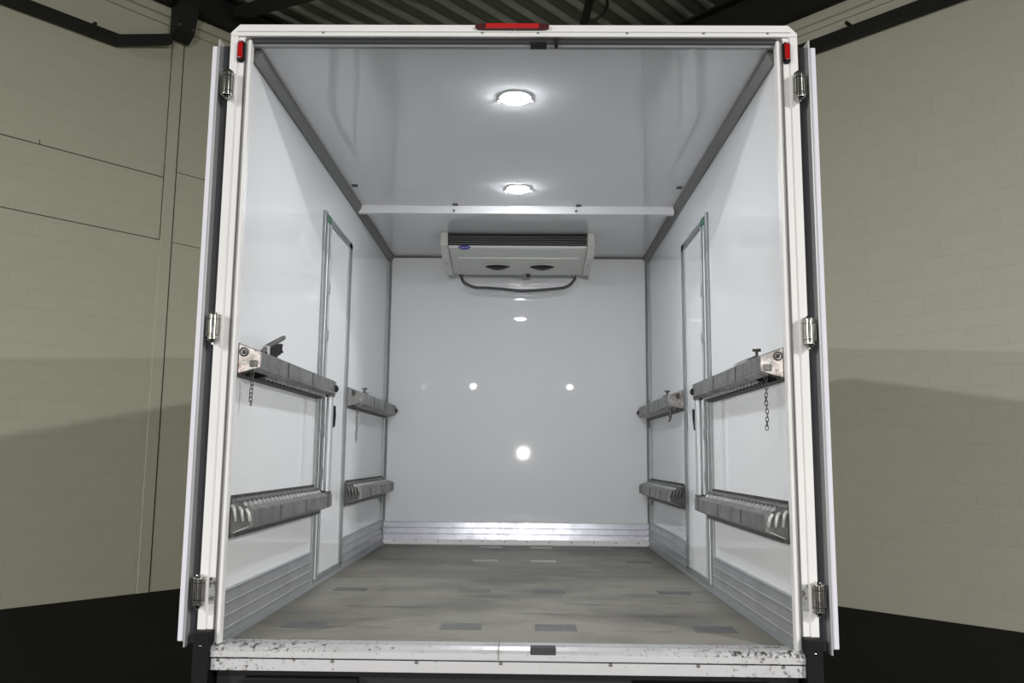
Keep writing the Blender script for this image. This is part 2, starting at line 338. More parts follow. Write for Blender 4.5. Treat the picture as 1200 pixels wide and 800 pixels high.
g = MB(); g.tube([(0.80, 6.98, 6.10), (0.93, 6.96, 6.17), (1.045, 6.97, 6.27), (1.085, 7.08, 6.44), (1.085, 7.15, 6.70)], 0.022, 8); part('prong', g, steel_dark, t)

# ------------------------------------------------------------------ the truck body
h = 1.05; H = 2.297; L_ = 3.615
truck = thing('box_truck', 'white refrigerated box truck body seen through its open rear, with pale panels inside', 'truck', (0, 0, G))
for s in (-1, 1):
    part('side_panel', MB().box(s*h, s*(h+0.065), 0.03, L_+0.08, -0.02, 2.36), panel_m, truck)
part('bulkhead_panel', MB().box(-h, h, L_, L_+0.08, -0.02, 2.36), panel_m, truck)
part('roof_panel', MB().box(-h, h, 0.03, L_+0.08, H, 2.37), ceil_m, truck)
deck = part('deck', MB().box(-h, h, 0.02, L_, -0.06, 0.0), floor_m, truck)
for (yy, dy) in ((3.43, 0.075), (2.585, 0.075), (1.30, 0.10), (0.365, 0.13)):
    for xc in (-0.82, -0.19, 0.19, 0.825):
        m_ = plate_m if (abs(xc) < 0.5 and yy > 2) else plate_g
        g = MB().box(xc-0.083, xc+0.083, yy-dy/2, yy+dy/2, -0.004, 0.0015)
        o = part('floor_plate', g, m_, deck)
        if m_ is plate_m: o['label'] = 'bright steel floor plate'
# kick plates
def kick(s, y0, y1, top=0.183):
    prof = []; n = 4; z = 0.0; prof.append((s*(h), 0.0)); 
    for i in range(n):
        a = top*i/n; b = top*(i+1)/n
        prof += [(s*(h-0.013), a+0.001), (s*(h-0.008), b-0.009), (s*(h-0.015), b-0.007), (s*(h-0.017), b-0.004), (s*(h-0.013), b)]
    prof.append((s*h, top))
    g = MB(); g.prism(prof, 'y', y0, y1); return g
for s in (-1, 1):
    part('kick_plate', kick(s, 0.031, 1.335), kick_m, truck)
    part('kick_plate', kick(s, 2.10, L_-0.01), kick_m, truck)
g = MB(); prof = [(L_, 0.038)]
for i in range(3):
    a = 0.038+0.134*i/3; b = 0.038+0.134*(i+1)/3
    prof += [(L_-0.010, a), (L_-0.008, b-0.006), (L_-0.014, b-0.005), (L_-0.014, b-0.001), (L_-0.010, b)]
prof.append((L_, 0.172)); g.prism(prof, 'x', -h+0.018, h-0.018)
part('kick_plate', g, kickb_m, truck, label='polished kick plate across the bulkhead')
g = MB().prism([(L_, 0), (L_-0.03, 0.0), (L_-0.02, 0.010), (L_-0.012, 0.038), (L_, 0.038)], 'x', -h+0.018, h-0.018); part('floor_angle', g, frame_m, truck)
g = MB()
for i in range(12):
    x = -0.95+i*0.173; g.dome((x, L_-0.0165, 0.024), 0.006, 0.006, 0.004, 'y', -1, 8, 2)
part('rivets', g, zinc_m, truck, kind='stuff')
for s in (-1, 1):
    part('floor_angle', MB().prism([(s*(h-0.0125), 0), (s*(h-0.03), 0), (s*(h-0.03), 0.004), (s*(h-0.0125), 0.012)], 'y', 0.03, L_-0.03), stile_m, truck)
    part('ceiling_trim', MB().prism([(s*h, H), (s*h, 2.245), (s*(h-0.012), 2.245), (s*(h-0.034), 2.278), (s*(h-0.036), H)], 'y', 0.05, L_), trim_m, truck)
    part('corner_trim', MB().prism([(s*h, L_), (s*h, L_-0.022), (s*(h-0.006), L_-0.022), (s*(h-0.022), L_-0.006), (s*(h-0.022), L_)], 'z', 0.17, 2.25), stile_m, truck)
part('ceiling_trim', MB().prism([(L_, H), (L_, H-0.016), (L_-0.008, H-0.016), (L_-0.016, H-0.008), (L_-0.016, H)], 'x', -h+0.03, h-0.03), trim_m, truck)
# ceiling joint profile with screws
strip = part('ceiling_profile', MB().prism([(2.200, H), (2.206, 2.248), (2.245, 2.248), (2.250, H)], 'x', -1.035, 1.02), ceil_m, truck)
for (x, y) in ((-0.40, 2.17), (0.40, 2.18), (-0.978, 1.79), (0.982, 1.80)):
    part('ceiling_slot', MB().box(x-0.017, x+0.017, y-0.018, y+0.018, H-0.005, H), gask_m, truck)
for x in (-0.41, 0.385):
    part('screw', MB().dome((x, 2.198, 2.264), 0.009, 0.009, 0.006, 'y', -1, 10, 2), zinc_m, strip)

# rear frame
def chamfer_beam():
    xo = 1.117; zt = 2.368; zb = 2.318; c = 0.035
    g = MB(); g.prism([(-xo, zb), (xo, zb), (xo, zt-c), (xo-c, zt), (-xo+c, zt), (-xo, zt-c)], 'y', -0.015, 0.08); return g
hb = part('header_beam', chamfer_beam(), frame_m, truck, 0.004)
part('header_ridge', MB().box(-1.09, 1.09, -0.019, -0.014, 2.336, 2.340), frame_m, hb)
part('header_gasket', MB().box(-1.04, 1.04, 0.004, 0.06, 2.299, 2.319), gask_m, truck)
part('header_lip', MB().box(-1.04, 1.04, 0.012, 0.032, 2.288, 2.299), stile_m, truck)
for x in (-0.75, -0.12, 0.1, 0.45, 0.75, 1.0):
    part('screw', MB().dome((x, -0.0145, 2.334), 0.006, 0.006, 0.004, 'y', -1, 8, 2), zinc_m, hb)
part('latch_keeper', MB().box(0.07, 0.135, -0.006, 0.03, 2.286, 2.302), rubber_m, truck, 0.002)
part('latch_keeper', MB().box(0.165, 0.18, -0.006, 0.03, 2.288, 2.318), rubber_m, truck, 0.002)
for s in (-1, 1):
    def X(v): return s*v
    g = MB().prism([(X(1.117), 0.08), (X(1.117), -0.012), (X(1.086), -0.012), (X(1.086), -0.006), (X(1.058), -0.006), (X(1.058), 0.08)], 'z', 0.05, 2.320)
    post = part('rear_post', g, frame_m, truck, 0.0025)
    part('post_lip', MB().prism([(X(1.058), 0.028), (X(1.058), 0.004), (X(1.0465), 0.004), (X(1.0465), -0.010), (X(1.034), -0.010), (X(1.034), 0.028)], 'z', 0.0, 2.305), frame_m, post, 0.003)
    part('post_groove', MB().box(X(1.0605), X(1.0565), -0.0075, 0.0, 0.05, 2.31), trim_m, post)
    # marker lamp
    zc, hh, r = 2.255, 0.045, 0.0150
    pts = [(X(1.073)+r*math.cos(a), zc+(hh-r)*(1 if math.sin(a) >= 0 else -1)+r*math.sin(a)) for a in [2*math.pi*(i+0.5)/20 for i in range(20)]]
    base = part('marker_lamp', MB().prism(pts, 'y', -0.016, -0.004), rubber_m, truck, 0.002, label='red side marker lamp')
    pts2 = [(X(1.073)+(p[0]-X(1.073))*0.66, zc+0.002+(p[1]-zc)*0.84) for p in pts]
    part('lens', MB().prism(pts2, 'y', -0.028, -0.016), red_m, base, 0.004)
    part('bolt', MB().dome((X(1.073), -0.028, zc+0.033), 0.005, 0.005, 0.004, 'y', -1, 8, 2), chrome_m, base)
    part('bolt', MB().dome((X(1.073), -0.028, zc-0.033), 0.005, 0.005, 0.004, 'y', -1, 8, 2), chrome_m, base)
    # hinges
    for zc in (2.108, 1.148, 0.188):
        xk = X(1.110); yk = -0.038; r = 0.0185; hz = 0.046
        hg = part('hinge', MB().cyl((xk, yk, zc-hz), (xk, yk, zc+hz), r, 20), chrome_m, truck)
        g = MB(); g.box(X(1.113), X(1.092), -0.026, -0.005, zc-0.040, zc+0.040); part('hinge_leaf', g, chrome_m, hg, 0.002)
        part('hinge_leaf', MB().box(X(1.126), X(1.140), -0.034, -0.022, zc-0.036, zc+0.036), chrome_m, hg, 0.002)
        for sg in (-1, 1):
            part('pin_cap', MB().tube([(xk, yk, zc+sg*hz), (xk, yk, zc+sg*(hz+0.005)), (xk, yk, zc+sg*(hz+0.0055)), (xk, yk, zc+sg*(hz+0.012))], r, 18, rs=[r+0.003, r+0.003, r*0.75, r*0.65]), chrome_m, hg)
            part('knuckle_joint', MB().ring((xk, yk, zc+sg*0.030), r+0.0002, 0.0012, 'z', 20, 4), rubber_m, hg)
        part('hinge_pin', MB().cyl((xk, yk, zc-hz-0.019), (xk, yk, zc-hz-0.011), 0.006, 10), chrome_m, hg)
        if zc < 0.5:
            part('grime_pad', MB().box(X(1.082), X(1.062), -0.009, -0.005, zc-0.048, zc+0.045), sill_m, hg)
    # opened rear door folded along the side
    dr = part('rear_door', MB().box(X(1.156), X(1.180), -0.03, 1.05, 0.012, 2.268), door_m, truck, 0.004)
    part('door_edge', MB().box(X(1.148), X(1.154), -0.038, 1.03, -0.006, 2.292), alu_m, dr)
    part('door_gasket', MB().box(X(1.120), X(1.147), 0.005, 1.02, 0.0, 2.285), gask_m, dr)
    part('edge_seal', MB().box(X(1.1545), X(1.1560), -0.034, 1.0, 0.0, 2.27), rubber_m, dr)
    # black buffer post below
    bpst = part('buffer_post', MB().box(X(1.058), X(1.118), -0.045, 0.10, -0.62, 0.050), rubber_m, truck, 0.006)
    part('bolt', MB().dome((X(1.09), -0.045, 0.0), 0.006, 0.006, 0.004, 'y', -1, 8, 2), chrome_m, bpst)
    part('bolt', MB().dome((X(1.09), -0.045, -0.13), 0.007, 0.007, 0.004, 'y', -1, 8, 2), chrome_m, bpst)
# brake lamp
def capsule(x0, x1, z0, z1, k=8):
    r = (z1-z0)/2; zc = (z0+z1)/2; e = r*2.0; P = []
    for i in range(k+1):
        a = -math.pi/2+math.pi*i/k; P.append((x1-e+e*math.cos(a), zc+r*math.sin(a)))
    for i in range(k+1):
        a = math.pi/2+math.pi*i/k; P.append((x0+e+e*math.cos(a), zc+r*math.sin(a)))
    return P
bl = part('brake_lamp', MB().prism(capsule(-0.150, 0.146, 2.342, 2.368), 'y', -0.026, -0.014), darkred_m, truck, 0.003, label='long red brake lamp on the header beam')
part('lens', MB().box(-0.106, 0.103, -0.033, -0.024, 2.344, 2.366), red_lit, bl, 0.004)
g = MB()
for i in range(20):
    x = -0.100+i*0.0105; g.box(x, x+0.004, -0.0345, -0.0325, 2.347, 2.363)
part('lens_ribs', g, red_m, bl, kind='stuff')
part('screw', MB().dome((0.008, -0.030, 2.340), 0.004, 0.004, 0.004, 'y', -1, 8, 2), chrome_m, bl)
# sill
sl = part('sill', MB().prism([(0.065, 0.002), (0.055, 0.006), (0.0, 0.003), (-0.022, -0.006), (-0.028, -0.018), (-0.028, -0.041), (0.06, -0.041)], 'x', -1.058, 1.062), sill_m, truck)
part('sill_edge', MB().box(-1.056, 1.060, -0.031, -0.02, -0.039, -0.019), sill2_m, sl, 0.001)
part('sill_gap', MB().box(-1.05, 1.05, -0.020, 0.03, -0.047, -0.041), rubber_m, sl)
sf = part('sill_fascia', MB().box(-1.056, 1.060, -0.026, 0.06, -0.086, -0.046), sill2_m, truck, 0.002)
for x in (-1.03, -0.62, -0.32, -0.02, 0.37, 0.68, 0.98):
    part('bolt', MB().dome((x, -0.0265, -0.050), 0.007, 0.006, 0.005, 'y', -1, 8, 2), zinc_m, sf)
part('sill_latch_plate', MB().box(0.085, 0.176, -0.029, 0.012, -0.026, 0.0065), gask_m, sl, 0.002)
part('sill_joint', MB().box(-0.03, -0.026, -0.0315, 0.05, -0.038, 0.0065), zinc_m, sl)
# underframe, tail lamps, wheels
part('crossmember', MB().box(-1.05, 1.05, 0.02, 0.12, -0.30, -0.086), mat('chassis_grey', (0.022, 0.024, 0.024), 0.5, spec=0.2), truck, 0.006)
for (x0, x1, tx) in ((-0.94, -0.53, -0.70), (0.45, 0.94, 0.60)):
    tl = part('tail_lamp', MB().box(x0, x1, -0.015, 0.03, -0.235, -0.112), rubber_m, truck, 0.006)
    part('lens', MB().box(x0+0.01, (x0+x1)/2-0.005, -0.022, -0.014, -0.222, -0.132), darkred_m, tl, 0.003)
    part('lens', MB().box((x0+x1)/2+0.005, x1-0.01, -0.022, -0.014, -0.222, -0.132), darkred_m, tl, 0.003)
for s in (-1, 1):
    part('chassis_rail', MB().box(s*0.36, s*0.44, 0.12, 5.6, -0.32, -0.06), rubber_m, truck)
    for y in (1.1, 4.9):
        wc = (s*0.92, y, G+0.40)
        wh = part('wheel', MB().cyl((s*0.79, y, G+0.40), (s*1.03, y, G+0.40), 0.40, 32), rubber_m, truck, 0.03)
        part('rim', MB().cyl((s*0.98, y, G+0.40), (s*1.035, y, G+0.40), 0.22, 24), alu_m, wh, 0.01)
    part('axle_beam', MB().box(s*0.0, s*0.80, 1.05 if s < 0 else 4.85, 1.15 if s < 0 else 4.95, G+0.35, G+0.45), rubber_m, truck) if s < 0 else part('axle_beam', MB().box(-0.8, 0.8, 4.85, 4.95, G+0.35, G+0.45), rubber_m, truck)

# side doors with aluminium frames
for s in (-1, 1):
    side = 'left' if s < 0 else 'right'
    def X(v): return s*v
    d = part('side_door', MB().box(X(h), X(h-0.004), 1.475, 2.00, 0.045, 1.965), panel_m, truck, 0.001, label='narrow white side door in the %s wall' % side)
    part('door_frame', MB().box(X(h), X(h-0.014), 1.335, 1.385, 0.01, 2.010), stile_m, d, 0.003)
    part('door_edge', MB().prism([(X(h), 1.392), (X(h-0.018), 1.394), (X(h-0.018), 1.416), (X(h-0.010), 1.418), (X(h-0.010), 1.474), (X(h), 1.474)], 'z', 0.03, 1.962), tube_m, d, 0.002)
    part('door_frame', MB().box(X(h), X(h-0.012), 2.00, 2.085, 0.03, 2.005), stile_m, d, 0.003)
    part('door_frame', MB().box(X(h), X(h-0.012), 1.385, 2.085, 1.962, 2.005), stile_m, d, 0.003)
    part('door_frame', MB().box(X(h), X(h-0.012), 1.385, 2.085, 0.012, 0.045), stile_m, d, 0.003)
    g = MB()
    for i in range(5):
        z0 = 1.965-i*0.055; y0 = 1.445+0.012*math.sin(i*1.7)
        g.box(X(h-0.010), X(h-0.0145), y0, y0+0.016+0.006*math.sin(i*2.3), z0-0.054, z0)
    part('torn_seal', g, hook_m, d, kind='stuff')
    for zc in (1.56, 0.78, 1.30, 0.55): part('rod_keeper', MB().box(X(h-0.010), X(h-0.028), 1.415, 1.45, zc, zc+0.06), stile_m, d, 0.002)
    part('rod', MB().cyl((X(h-0.02), 1.43, 0.05), (X(h-0.02), 1.43, 1.95), 0.007, 10), stile_m, d)
    part('green_corner_cap', MB().box(X(h-0.008), X(h-0.022), 1.385, 1.445, 1.952, 1.998), green_m, d, 0.007, label='green corner cap')
    part('handle_boss', MB().cyl((X(h-0.004), 1.645, 0.845), (X(h-0.030), 1.645, 0.845), 0.012, 10), rubber_m, d)
    part('door_handle', MB().tube([(X(h-0.028), 1.665 if s < 0 else 1.70, 0.955), (X(h-0.030), 1.655 if s < 0 else 1.672, 0.90), (X(h-0.028), 1.640, 0.84)], 0.009, 8, rs=[0.007, 0.010, 0.012]), rubber_m, d, label='black door handle')

# ------------------------------------------------------------------ folding shelves
def shelf(s, upper, y0, y1, label, far, var=0):
    """folded-up shelf along a side wall, with a perforated tread facing down (upper) or up (lower)"""
    zb, zt, ib, it = (0.972, 1.104, 1.003, 1.070) if upper else (0.375, 0.516, 0.412, 0.472)
    U = 0.093; e = 0.075 if far else 0.02
    root = thing('folding_shelf', label, 'shelf', (s*h, (y0+y1)/2, zb))
    def P(u, y, z): return (s*(h-0.001-u), y, z)
    k = 0.010
    if upper: prof0 = [(0, zb+k), (U, ib+k), (U, it), (0.012, zt-0.004), (0, zt)]
    else: prof0 = [(0, zb), (0.012, zb+0.004), (U, ib), (U, it-k), (0, zt-k)]
    A = [P(u, y0+e*min(1, u/U), z) for u, z in prof0]; B = [P(u, y1+0.012*(u/U), z) for u, z in prof0]
    part('channel', MB().loft(A, B), shelf_m, root, 0.002)
    # tread surface
    def T(u, y, dz=0):
        a, b = (zb, ib) if upper else (zt, it)
        return P(u, y, a+(b-a)*u/U+dz)
    sg = -1 if upper else 1
    def strip_(u0, u1, ya, yb, th, lift=0):
        d0, d1 = sg*lift, -sg*th
        return MB().loft([T(u0, ya, d0), T(u1, ya, d0), T(u1, ya, d1), T(u0, ya, d1)], [T(u0, yb, d0), T(u1, yb, d0), T(u1, yb, d1), T(u0, yb, d1)])
    part('wall_rail', strip_(0.0, 0.022, y0, y1, 0.010), shelf_d if upper else shelf_m, root, 0.001)
    part('front_rail', strip_(0.064, U, y0+e, y1+0.01, 0.010), shelf_m, root, 0.001)
    part('tread_back', strip_(0.022, 0.064, y0+e*0.5, y1, 0.010, -0.006), shelf_d, root)
    g = MB(); gh = MB(); ys = y0+e*0.5+0.05+(0.20 if upper and not far else 0); st = 0.058
    def tile(gg, uc, yc, ru, ry, lift, hgt):
        vs = []; n = 8
        for (kk, dz) in ((1.0, lift), (0.62, lift+hgt)):
            for q in range(n):
                a = 2*math.pi*q/n; vs.append(T(uc+ru*kk*math.cos(a), yc+ry*kk*math.sin(a), sg*dz))
        gg.add(vs, [(q, (q+1) % n, (q+1) % n+n, q+n) for q in range(n)]+[tuple(range(n, 2*n)), tuple(reversed(range(n)))])
    while ys+0.03 < y1-0.03:
        tile(g, 0.050, ys, 0.013, 0.015, -0.006, 0.011); tile(gh, 0.036, ys+0.029, 0.012, 0.013, -0.0055, 0.001)
        ys += st
    part('tread_studs', g, tread_m, root, kind='stuff')
    part('tread_holes', gh, rubber_m, root, kind='stuff')
    if not upper:
        g = MB(); ys = y0+0.03
        while ys < y1-0.03:
            g.box(s*(h-0.002), s*(h-0.010), ys, ys+0.016, zt-0.004, zt+0.008); ys += 0.036
        part('wall_teeth', g, shelf_d, root, kind='stuff')
        part('lower_edge', MB().loft([P(0.0, y0, zb-0.008), P(0.03, y0, zb-0.004), P(0.03, y0, zb+0.012), P(0, y0, zb+0.012)], [P(0.0, y1, zb-0.008), P(0.03, y1, zb-0.004), P(0.03, y1, zb+0.012), P(0, y1, zb+0.012)]), shelf_d, root)
    # vertical joints of the front face
    for fr_ in ((0.30, 0.62) if upper else (0.28, 0.60, 0.93)):
        yy = y0+(y1-y0)*fr_
        part('face_joint', MB().box(s*(h-U-0.0005), s*(h-U-0.004), yy, yy+0.010, ib+0.002, it-0.002), shelf_d, root)
    # near end
    if upper:
        part('end_plate', MB().loft([P(0.004, y0-0.004, zb+0.01), P(U-0.002, y0+e-0.006, ib+0.006), P(U-0.002, y0+e-0.006, it-0.001), P(0.004, y0-0.004, zt-0.004)],
                                    [P(0.004, y0+0.004, zb+0.01), P(U-0.002, y0+e+0.002, ib+0.006), P(U-0.002, y0+e+0.002, it-0.001), P(0.004, y0+0.004, zt-0.004)]), (shelf_m if (far and s < 0) else endp_m), root, 0.001)
        part('end_eye', MB().ring(P(0.032, y0+e*0.3-0.008, 1.066), 0.015, 0.0035, 'y', 18, 6), shelf_d, root)
        part('end_bolt', MB().dome(P(0.032, y0+e*0.3-0.006, 1.066), 0.009, 0.009, 0.005, 'y', -1, 12, 2), shelf_d, root)
        part('catch_block', MB().box(s*(h-0.055), s*(h-0.085), y0+e*0.7-0.012, y0+e*0.7-0.004, 1.01, 1.035), shelf_m, root, 0.003)
        # slots in the tread near the end
        if not far:
            for q in range(3):
                yy = y0+0.06+q*0.050
                part('tread_slot', MB().tube([T(0.026, yy, sg*-0.003), T(0.062, yy+0.032, sg*-0.003)], 0.007, 6), rubber_m, root)
        # far end roller
        yr = y1+0.012
        rl = part('roller', MB().cyl(P(U-0.010, yr-0.03, (ib+it)/2-0.004), P(U-0.010, yr+0.016, (ib+it)/2-0.004), 0.021, 16), rubber_m, root, 0.003)
        part('roller_cap', MB().cyl(P(U-0.010, yr+0.014, (ib+it)/2-0.004), P(U-0.010, yr+0.022, (ib+it)/2-0.004), 0.008, 10), shelf_m, rl)
        # latch hardware on top
        yl = y0+e+(0.13 if not far else 0.12); ul = 0.070; zl = it+0.004
        if var == 1:     # raised lever
            g = MB(); a = P(ul, yl-0.06, zl); b = P(ul-0.006, yl+0.26, zl+0.105)
            part('lever', MB().tube([a, P(ul, yl+0.02, zl+0.035), b], 0.009, 8, rs=[0.008, 0.012, 0.010]), shelf_d, root)
            pr = [(yl-0.03, zl-0.004), (yl+0.11, zl-0.008), (yl+0.14, zl+0.012), (yl+0.17, zl+0.018), (yl+0.19, zl+0.036), (yl+0.20, zl+0.070), (yl+0.01, zl+0.030)]
            part('lever_bracket', MB().loft([P(ul-0.012, y, z) for y, z in pr], [P(ul+0.010, y, z) for y, z in pr]), rubber_m, root, 0.002)
            part('lever_prong', MB().tube([P(ul, yl+0.14, zl+0.045), P(ul, yl+0.20, zl+0.045), P(ul, yl+0.225, zl+0.038)], 0.006, 6), rubber_m, root)
            part('lever_clip', MB().box(s*(h-ul-0.014), s*(h-ul+0.010), yl-0.015, yl+0.010, zl-0.006, zl+0.034), hook_m, root, 0.002)
        else:
            yp = yl
            part('latch_pin', MB().tube([P(ul, yp, zl-0.004), P(ul, yp, zl+0.030), P(ul, yp, zl+0.031), P(ul, yp, zl+0.040)], 0.008, 10, rs=[0.006, 0.006, 0.013, 0.012]), chrome_m, root)
            part('pin_head', MB().cyl(P(ul-0.016, yp, zl+0.033), P(ul+0.016, yp, zl+0.033), 0.006, 8), shelf_d, root)
            part('pin_collar', MB().box(s*(h-ul-0.014), s*(h-ul+0.014), yp-0.01, yp+0.07, zl-0.008, zl+0.010), shelf_d, root, 0.002)
            part('latch_plate', MB().box(s*(h-ul-0.016), s*(h-ul+0.012), yp+0.09, yp+0.30, zl-0.006, zl+0.012), tread_m, root, 0.003)
    else:
        part('end_recess', MB().loft([P(0.006, y0-0.003, zb+0.006), P(U-0.006, y0+e-0.004, ib+0.004), P(U-0.006, y0+e-0.004, it-0.012), P(0.006, y0-0.003, zt-0.014)],
                                     [P(0.006, y0+0.004, zb+0.006), P(U-0.006, y0+e+0.004, ib+0.004), P(U-0.006, y0+e+0.004, it-0.012), P(0.006, y0+0.004, zt-0.014)]), shelf_d, root)
        for q in range(3 if not far else 4):
            u0 = 0.022+q*(0.026 if not far else 0.018); yy = y0+e*min(1, u0/U)-0.010
            zc = zt-0.024-0.25*u0
            part('hook', MB().tube([P(u0-0.012, yy+0.010, zc-0.002), P(u0-0.003, yy, zc), P(u0+0.006, yy-0.002, zc-0.012), P(u0+0.010, yy, zc-0.036), P(u0+0.010, yy+0.004, zc-0.056+0.006*q)],
                                0.006, 8, rs=[0.005, 0.0068, 0.0072, 0.0068, 0.005] if not far else [0.003, 0.004, 0.005, 0.004, 0.003]), hook_m if not far else shelf_m, root)
        part('end_flange', MB().loft([P(U-0.010, y0+e-0.008, ib), P(U+0.001, y0+e-0.008, ib), P(U+0.001, y0+e-0.008, it), P(U-0.010, y0+e-0.008, it)],
                                     [P(U-0.010, y0+e+0.01, ib), P(U+0.001, y0+e+0.01, ib), P(U+0.001, y0+e+0.01, it), P(U-0.010, y0+e+0.01, it)]), shelf_m, root)
        part('gusset', MB().prism([(y1-0.16, zb+0.004), (y1-0.01, zb+0.004), (y1-0.01, zb-0.055)], 'x', s*(h-0.002), s*(h-0.006)), shelf_m, root) if far else None
    return root
shelf(-1, True, 0.045, 1.375, 'grey folded shelf high on the left wall near the opening, with raised black lever', False, 1)
shelf(1, True, 0.045, 1.375, 'grey folded shelf high on the right wall near the opening, with bright latch pin', False)
shelf(-1, False, 0.045, 1.375, 'grey perforated shelf low on the left wall nearest the open rear', False)
shelf(1, False, 0.045, 1.375, 'grey perforated shelf low on the right wall nearest the open rear', False)
shelf(-1, True, 2.13, 3.54, 'small grey folded shelf high on the left wall beyond the side door, beside the bulkhead', True)
shelf(1, True, 2.13, 3.54, 'small grey folded shelf high on the right wall beyond the side door, beside the bulkhead', True)
shelf(-1, False, 2.13, 3.54, 'small grey shelf low on the left wall beyond the side door, beside the bulkhead', True)
shelf(1, False, 2.13, 3.54, 'small grey shelf low on the right wall beyond the side door, beside the bulkhead', True)
# upright tubes between near shelves
for s, sd in ((-1, 'left'), (1, 'right')):
    t = thing('support_tube', 'upright grey metal tube joining the two near shelves on the %s wall' % sd, 'pole', (s*0.978, 1.352, 0.478))
    part('tube', MB().cyl((s*0.978, 1.352, 0.482), (s*0.978, 1.352, 0.994), 0.018, 20), tube_m, t)
    part('collar', MB().cyl((s*0.978, 1.352, 0.480), (s*0.978, 1.352, 0.492), 0.024, 20), shelf_d, t)
    part('collar', MB().cyl((s*0.978, 1.352, 0.985), (s*0.978, 1.352, 0.998), 0.024, 20), shelf_d, t)

# hanging chains
def chain(x, y, ztop, zbot, label):
    t = thing('safety_chain', label, 'chain', (x, y, ztop))
    pitch = 0.0155; n = int(round((ztop-zbot)/pitch)); mesh = {}
    for k in (0, 1):
        pts = []
        for i in range(14):
            a = 2*math.pi*i/14; q = 0.0056*math.cos(a); z = 0.0062*math.sin(a)+(0.0042 if math.sin(a) > 0 else -0.0042)
            pts.append((q, 0, z) if k == 0 else (q*0.35, q*0.94, z))
        mesh[k] = MB().tube(pts, 0.0017, 6, True).mesh('link', shelf_d)
    for i in range(n):
        o = bpy.data.objects.new('link', mesh[i % 2]); C.objects.link(o); o.parent = t
        o.location = (0.0015*math.sin(i*0.9), 0, -pitch*(i+0.4)); o.rotation_euler = (0, 0, 0.25*math.sin(i*2.1))
    return t
chain(-0.985, 0.055, 0.985, 0.862, 'short steel chain hanging under the high near shelf on the left wall')
chain(0.985, 0.10, 0.990, 0.792, 'steel chain hanging under the high near shelf on the right wall')
chain(-0.988, 2.15, 0.995, 0.770, 'thin steel chain hanging under the far high shelf on the left wall')
t = thing('hanging_hook', 'short dark steel hook hanging under the far high shelf on the right wall', 'hook', (0.975, 2.20, 0.995))
part('shank', MB().cyl((0.975, 2.20, 0.93), (0.975, 2.20, 0.996), 0.010, 10), shelf_d, t)
part('hook_tip', MB().tube([(0.975, 2.20, 0.93), (0.970, 2.20, 0.912), (0.962, 2.20, 0.905)], 0.006, 8, rs=[0.008, 0.006, 0.003]), shelf_d, t)
part('side_lug', MB().cyl((0.993, 2.20, 0.955), (0.993, 2.20, 0.990), 0.006, 8), shelf_d, t)

# ------------------------------------------------------------------ ceiling lamps
def led(x, y, label):
    t = thing('ceiling_lamp', label, 'lamp', (x, y, H))
    part('bezel', MB().ring((x, y, H-0.001), 0.072, 0.006, 'z', 32, 8), bezel_m, t)
    part('diffuser', MB().dome((x, y, H-0.002), 0.067, 0.067, 0.020, 'z', -1, 32, 4), lamp_e, t)
    for sg in (-1, 1):
        part('clip', MB().cyl((x+sg*0.078, y+0.03, H-0.012), (x+sg*0.078, y+0.03, H), 0.008, 10), bezel_m, t)
led(0.006, 0.51, 'glowing round white lamp in the ceiling nearest the open rear')
led(0.010, 1.835, 'glowing round white lamp in the ceiling just before the cooling unit')

# ------------------------------------------------------------------ cooling unit
cu = thing('cooling_unit', 'white ceiling cooling unit with black grille, two round fans and a blue badge', 'air conditioner', (0, 3.2, H))
YF = 2.87
g = MB(); g.loft([(-0.505, YF, 2.202), (0.505, YF, 2.202), (0.505, YF+0.004, 2.185), (-0.505, YF+0.004, 2.185)],
                 [(-0.505, YF+0.03, 2.202), (0.505, YF+0.03, 2.202), (0.505, YF+0.03, 2.178), (-0.505, YF+0.03, 2.178)])
part('front_edge', g, unit_m, cu, 0.003)
g = MB(); g.loft([(-0.505, YF+0.025, 2.198), (0.505, YF+0.025, 2.198), (0.505, YF+0.025, 2.178), (-0.505, YF+0.025, 2.178)],
                 [(-0.445, 3.45, 2.20), (0.445, 3.45, 2.20), (0.445, 3.45, 2.108), (-0.445, 3.45, 2.108)])
part('casing', g, unit_m, cu, 0.003)
part('rear_box', MB().loft([(-0.445, 3.06, 2.15), (0.445, 3.06, 2.15), (0.445, 3.06, 2.296), (-0.445, 3.06, 2.296)], [(-0.445, 3.45, 2.11), (0.445, 3.45, 2.11), (0.445, 3.45, 2.296), (-0.445, 3.45, 2.296)]), unit_m, cu)
part('coil', MB().box(-0.505, 0.505, YF+0.035, YF+0.19, 2.20, 2.296), fin_m, cu)
for i in range(5):
    z = 2.214+i*0.0175
    part('grille_bar', MB().box(-0.503, 0.503, YF+0.006, YF+0.026, z, z+0.004), trim_m if i < 4 else fin_m, cu)
for s in (-1, 1):
    g = MB(); prof = [(YF-0.01, 2.297), (YF-0.012, 2.20), (YF+0.12, 2.135), (3.36, 2.092), (3.45, 2.105), (3.45, 2.297)]
    pa = [(s*0.508, y, z) for y, z in prof]; pb = [(s*0.562, y, z+0.0) for y, z in prof]
    part('end_cap', MB().loft(pa, pb), unit_m, cu, 0.005)
    for (y, z) in ((2.93, 2.18), (3.12, 2.125)):
        part('screw', MB().dome((s*0.53, y, z-0.004), 0.008, 0.008, 0.006, 'z', -1, 8, 2), zinc_m, cu)
for s in (-1, 1):
    part('side_skirt', MB().loft([(s*0.503, YF+0.03, 2.180), (s*0.444, 3.45, 2.112), (s*0.509, 3.45, 2.112)], [(s*0.503, YF+0.03, 2.25), (s*0.444, 3.45, 2.25), (s*0.509, 3.45, 2.25)]), unit_m, cu)
def under(y): return 2.178+(2.108-2.178)*(y-(YF+0.025))/(3.45-YF-0.025)
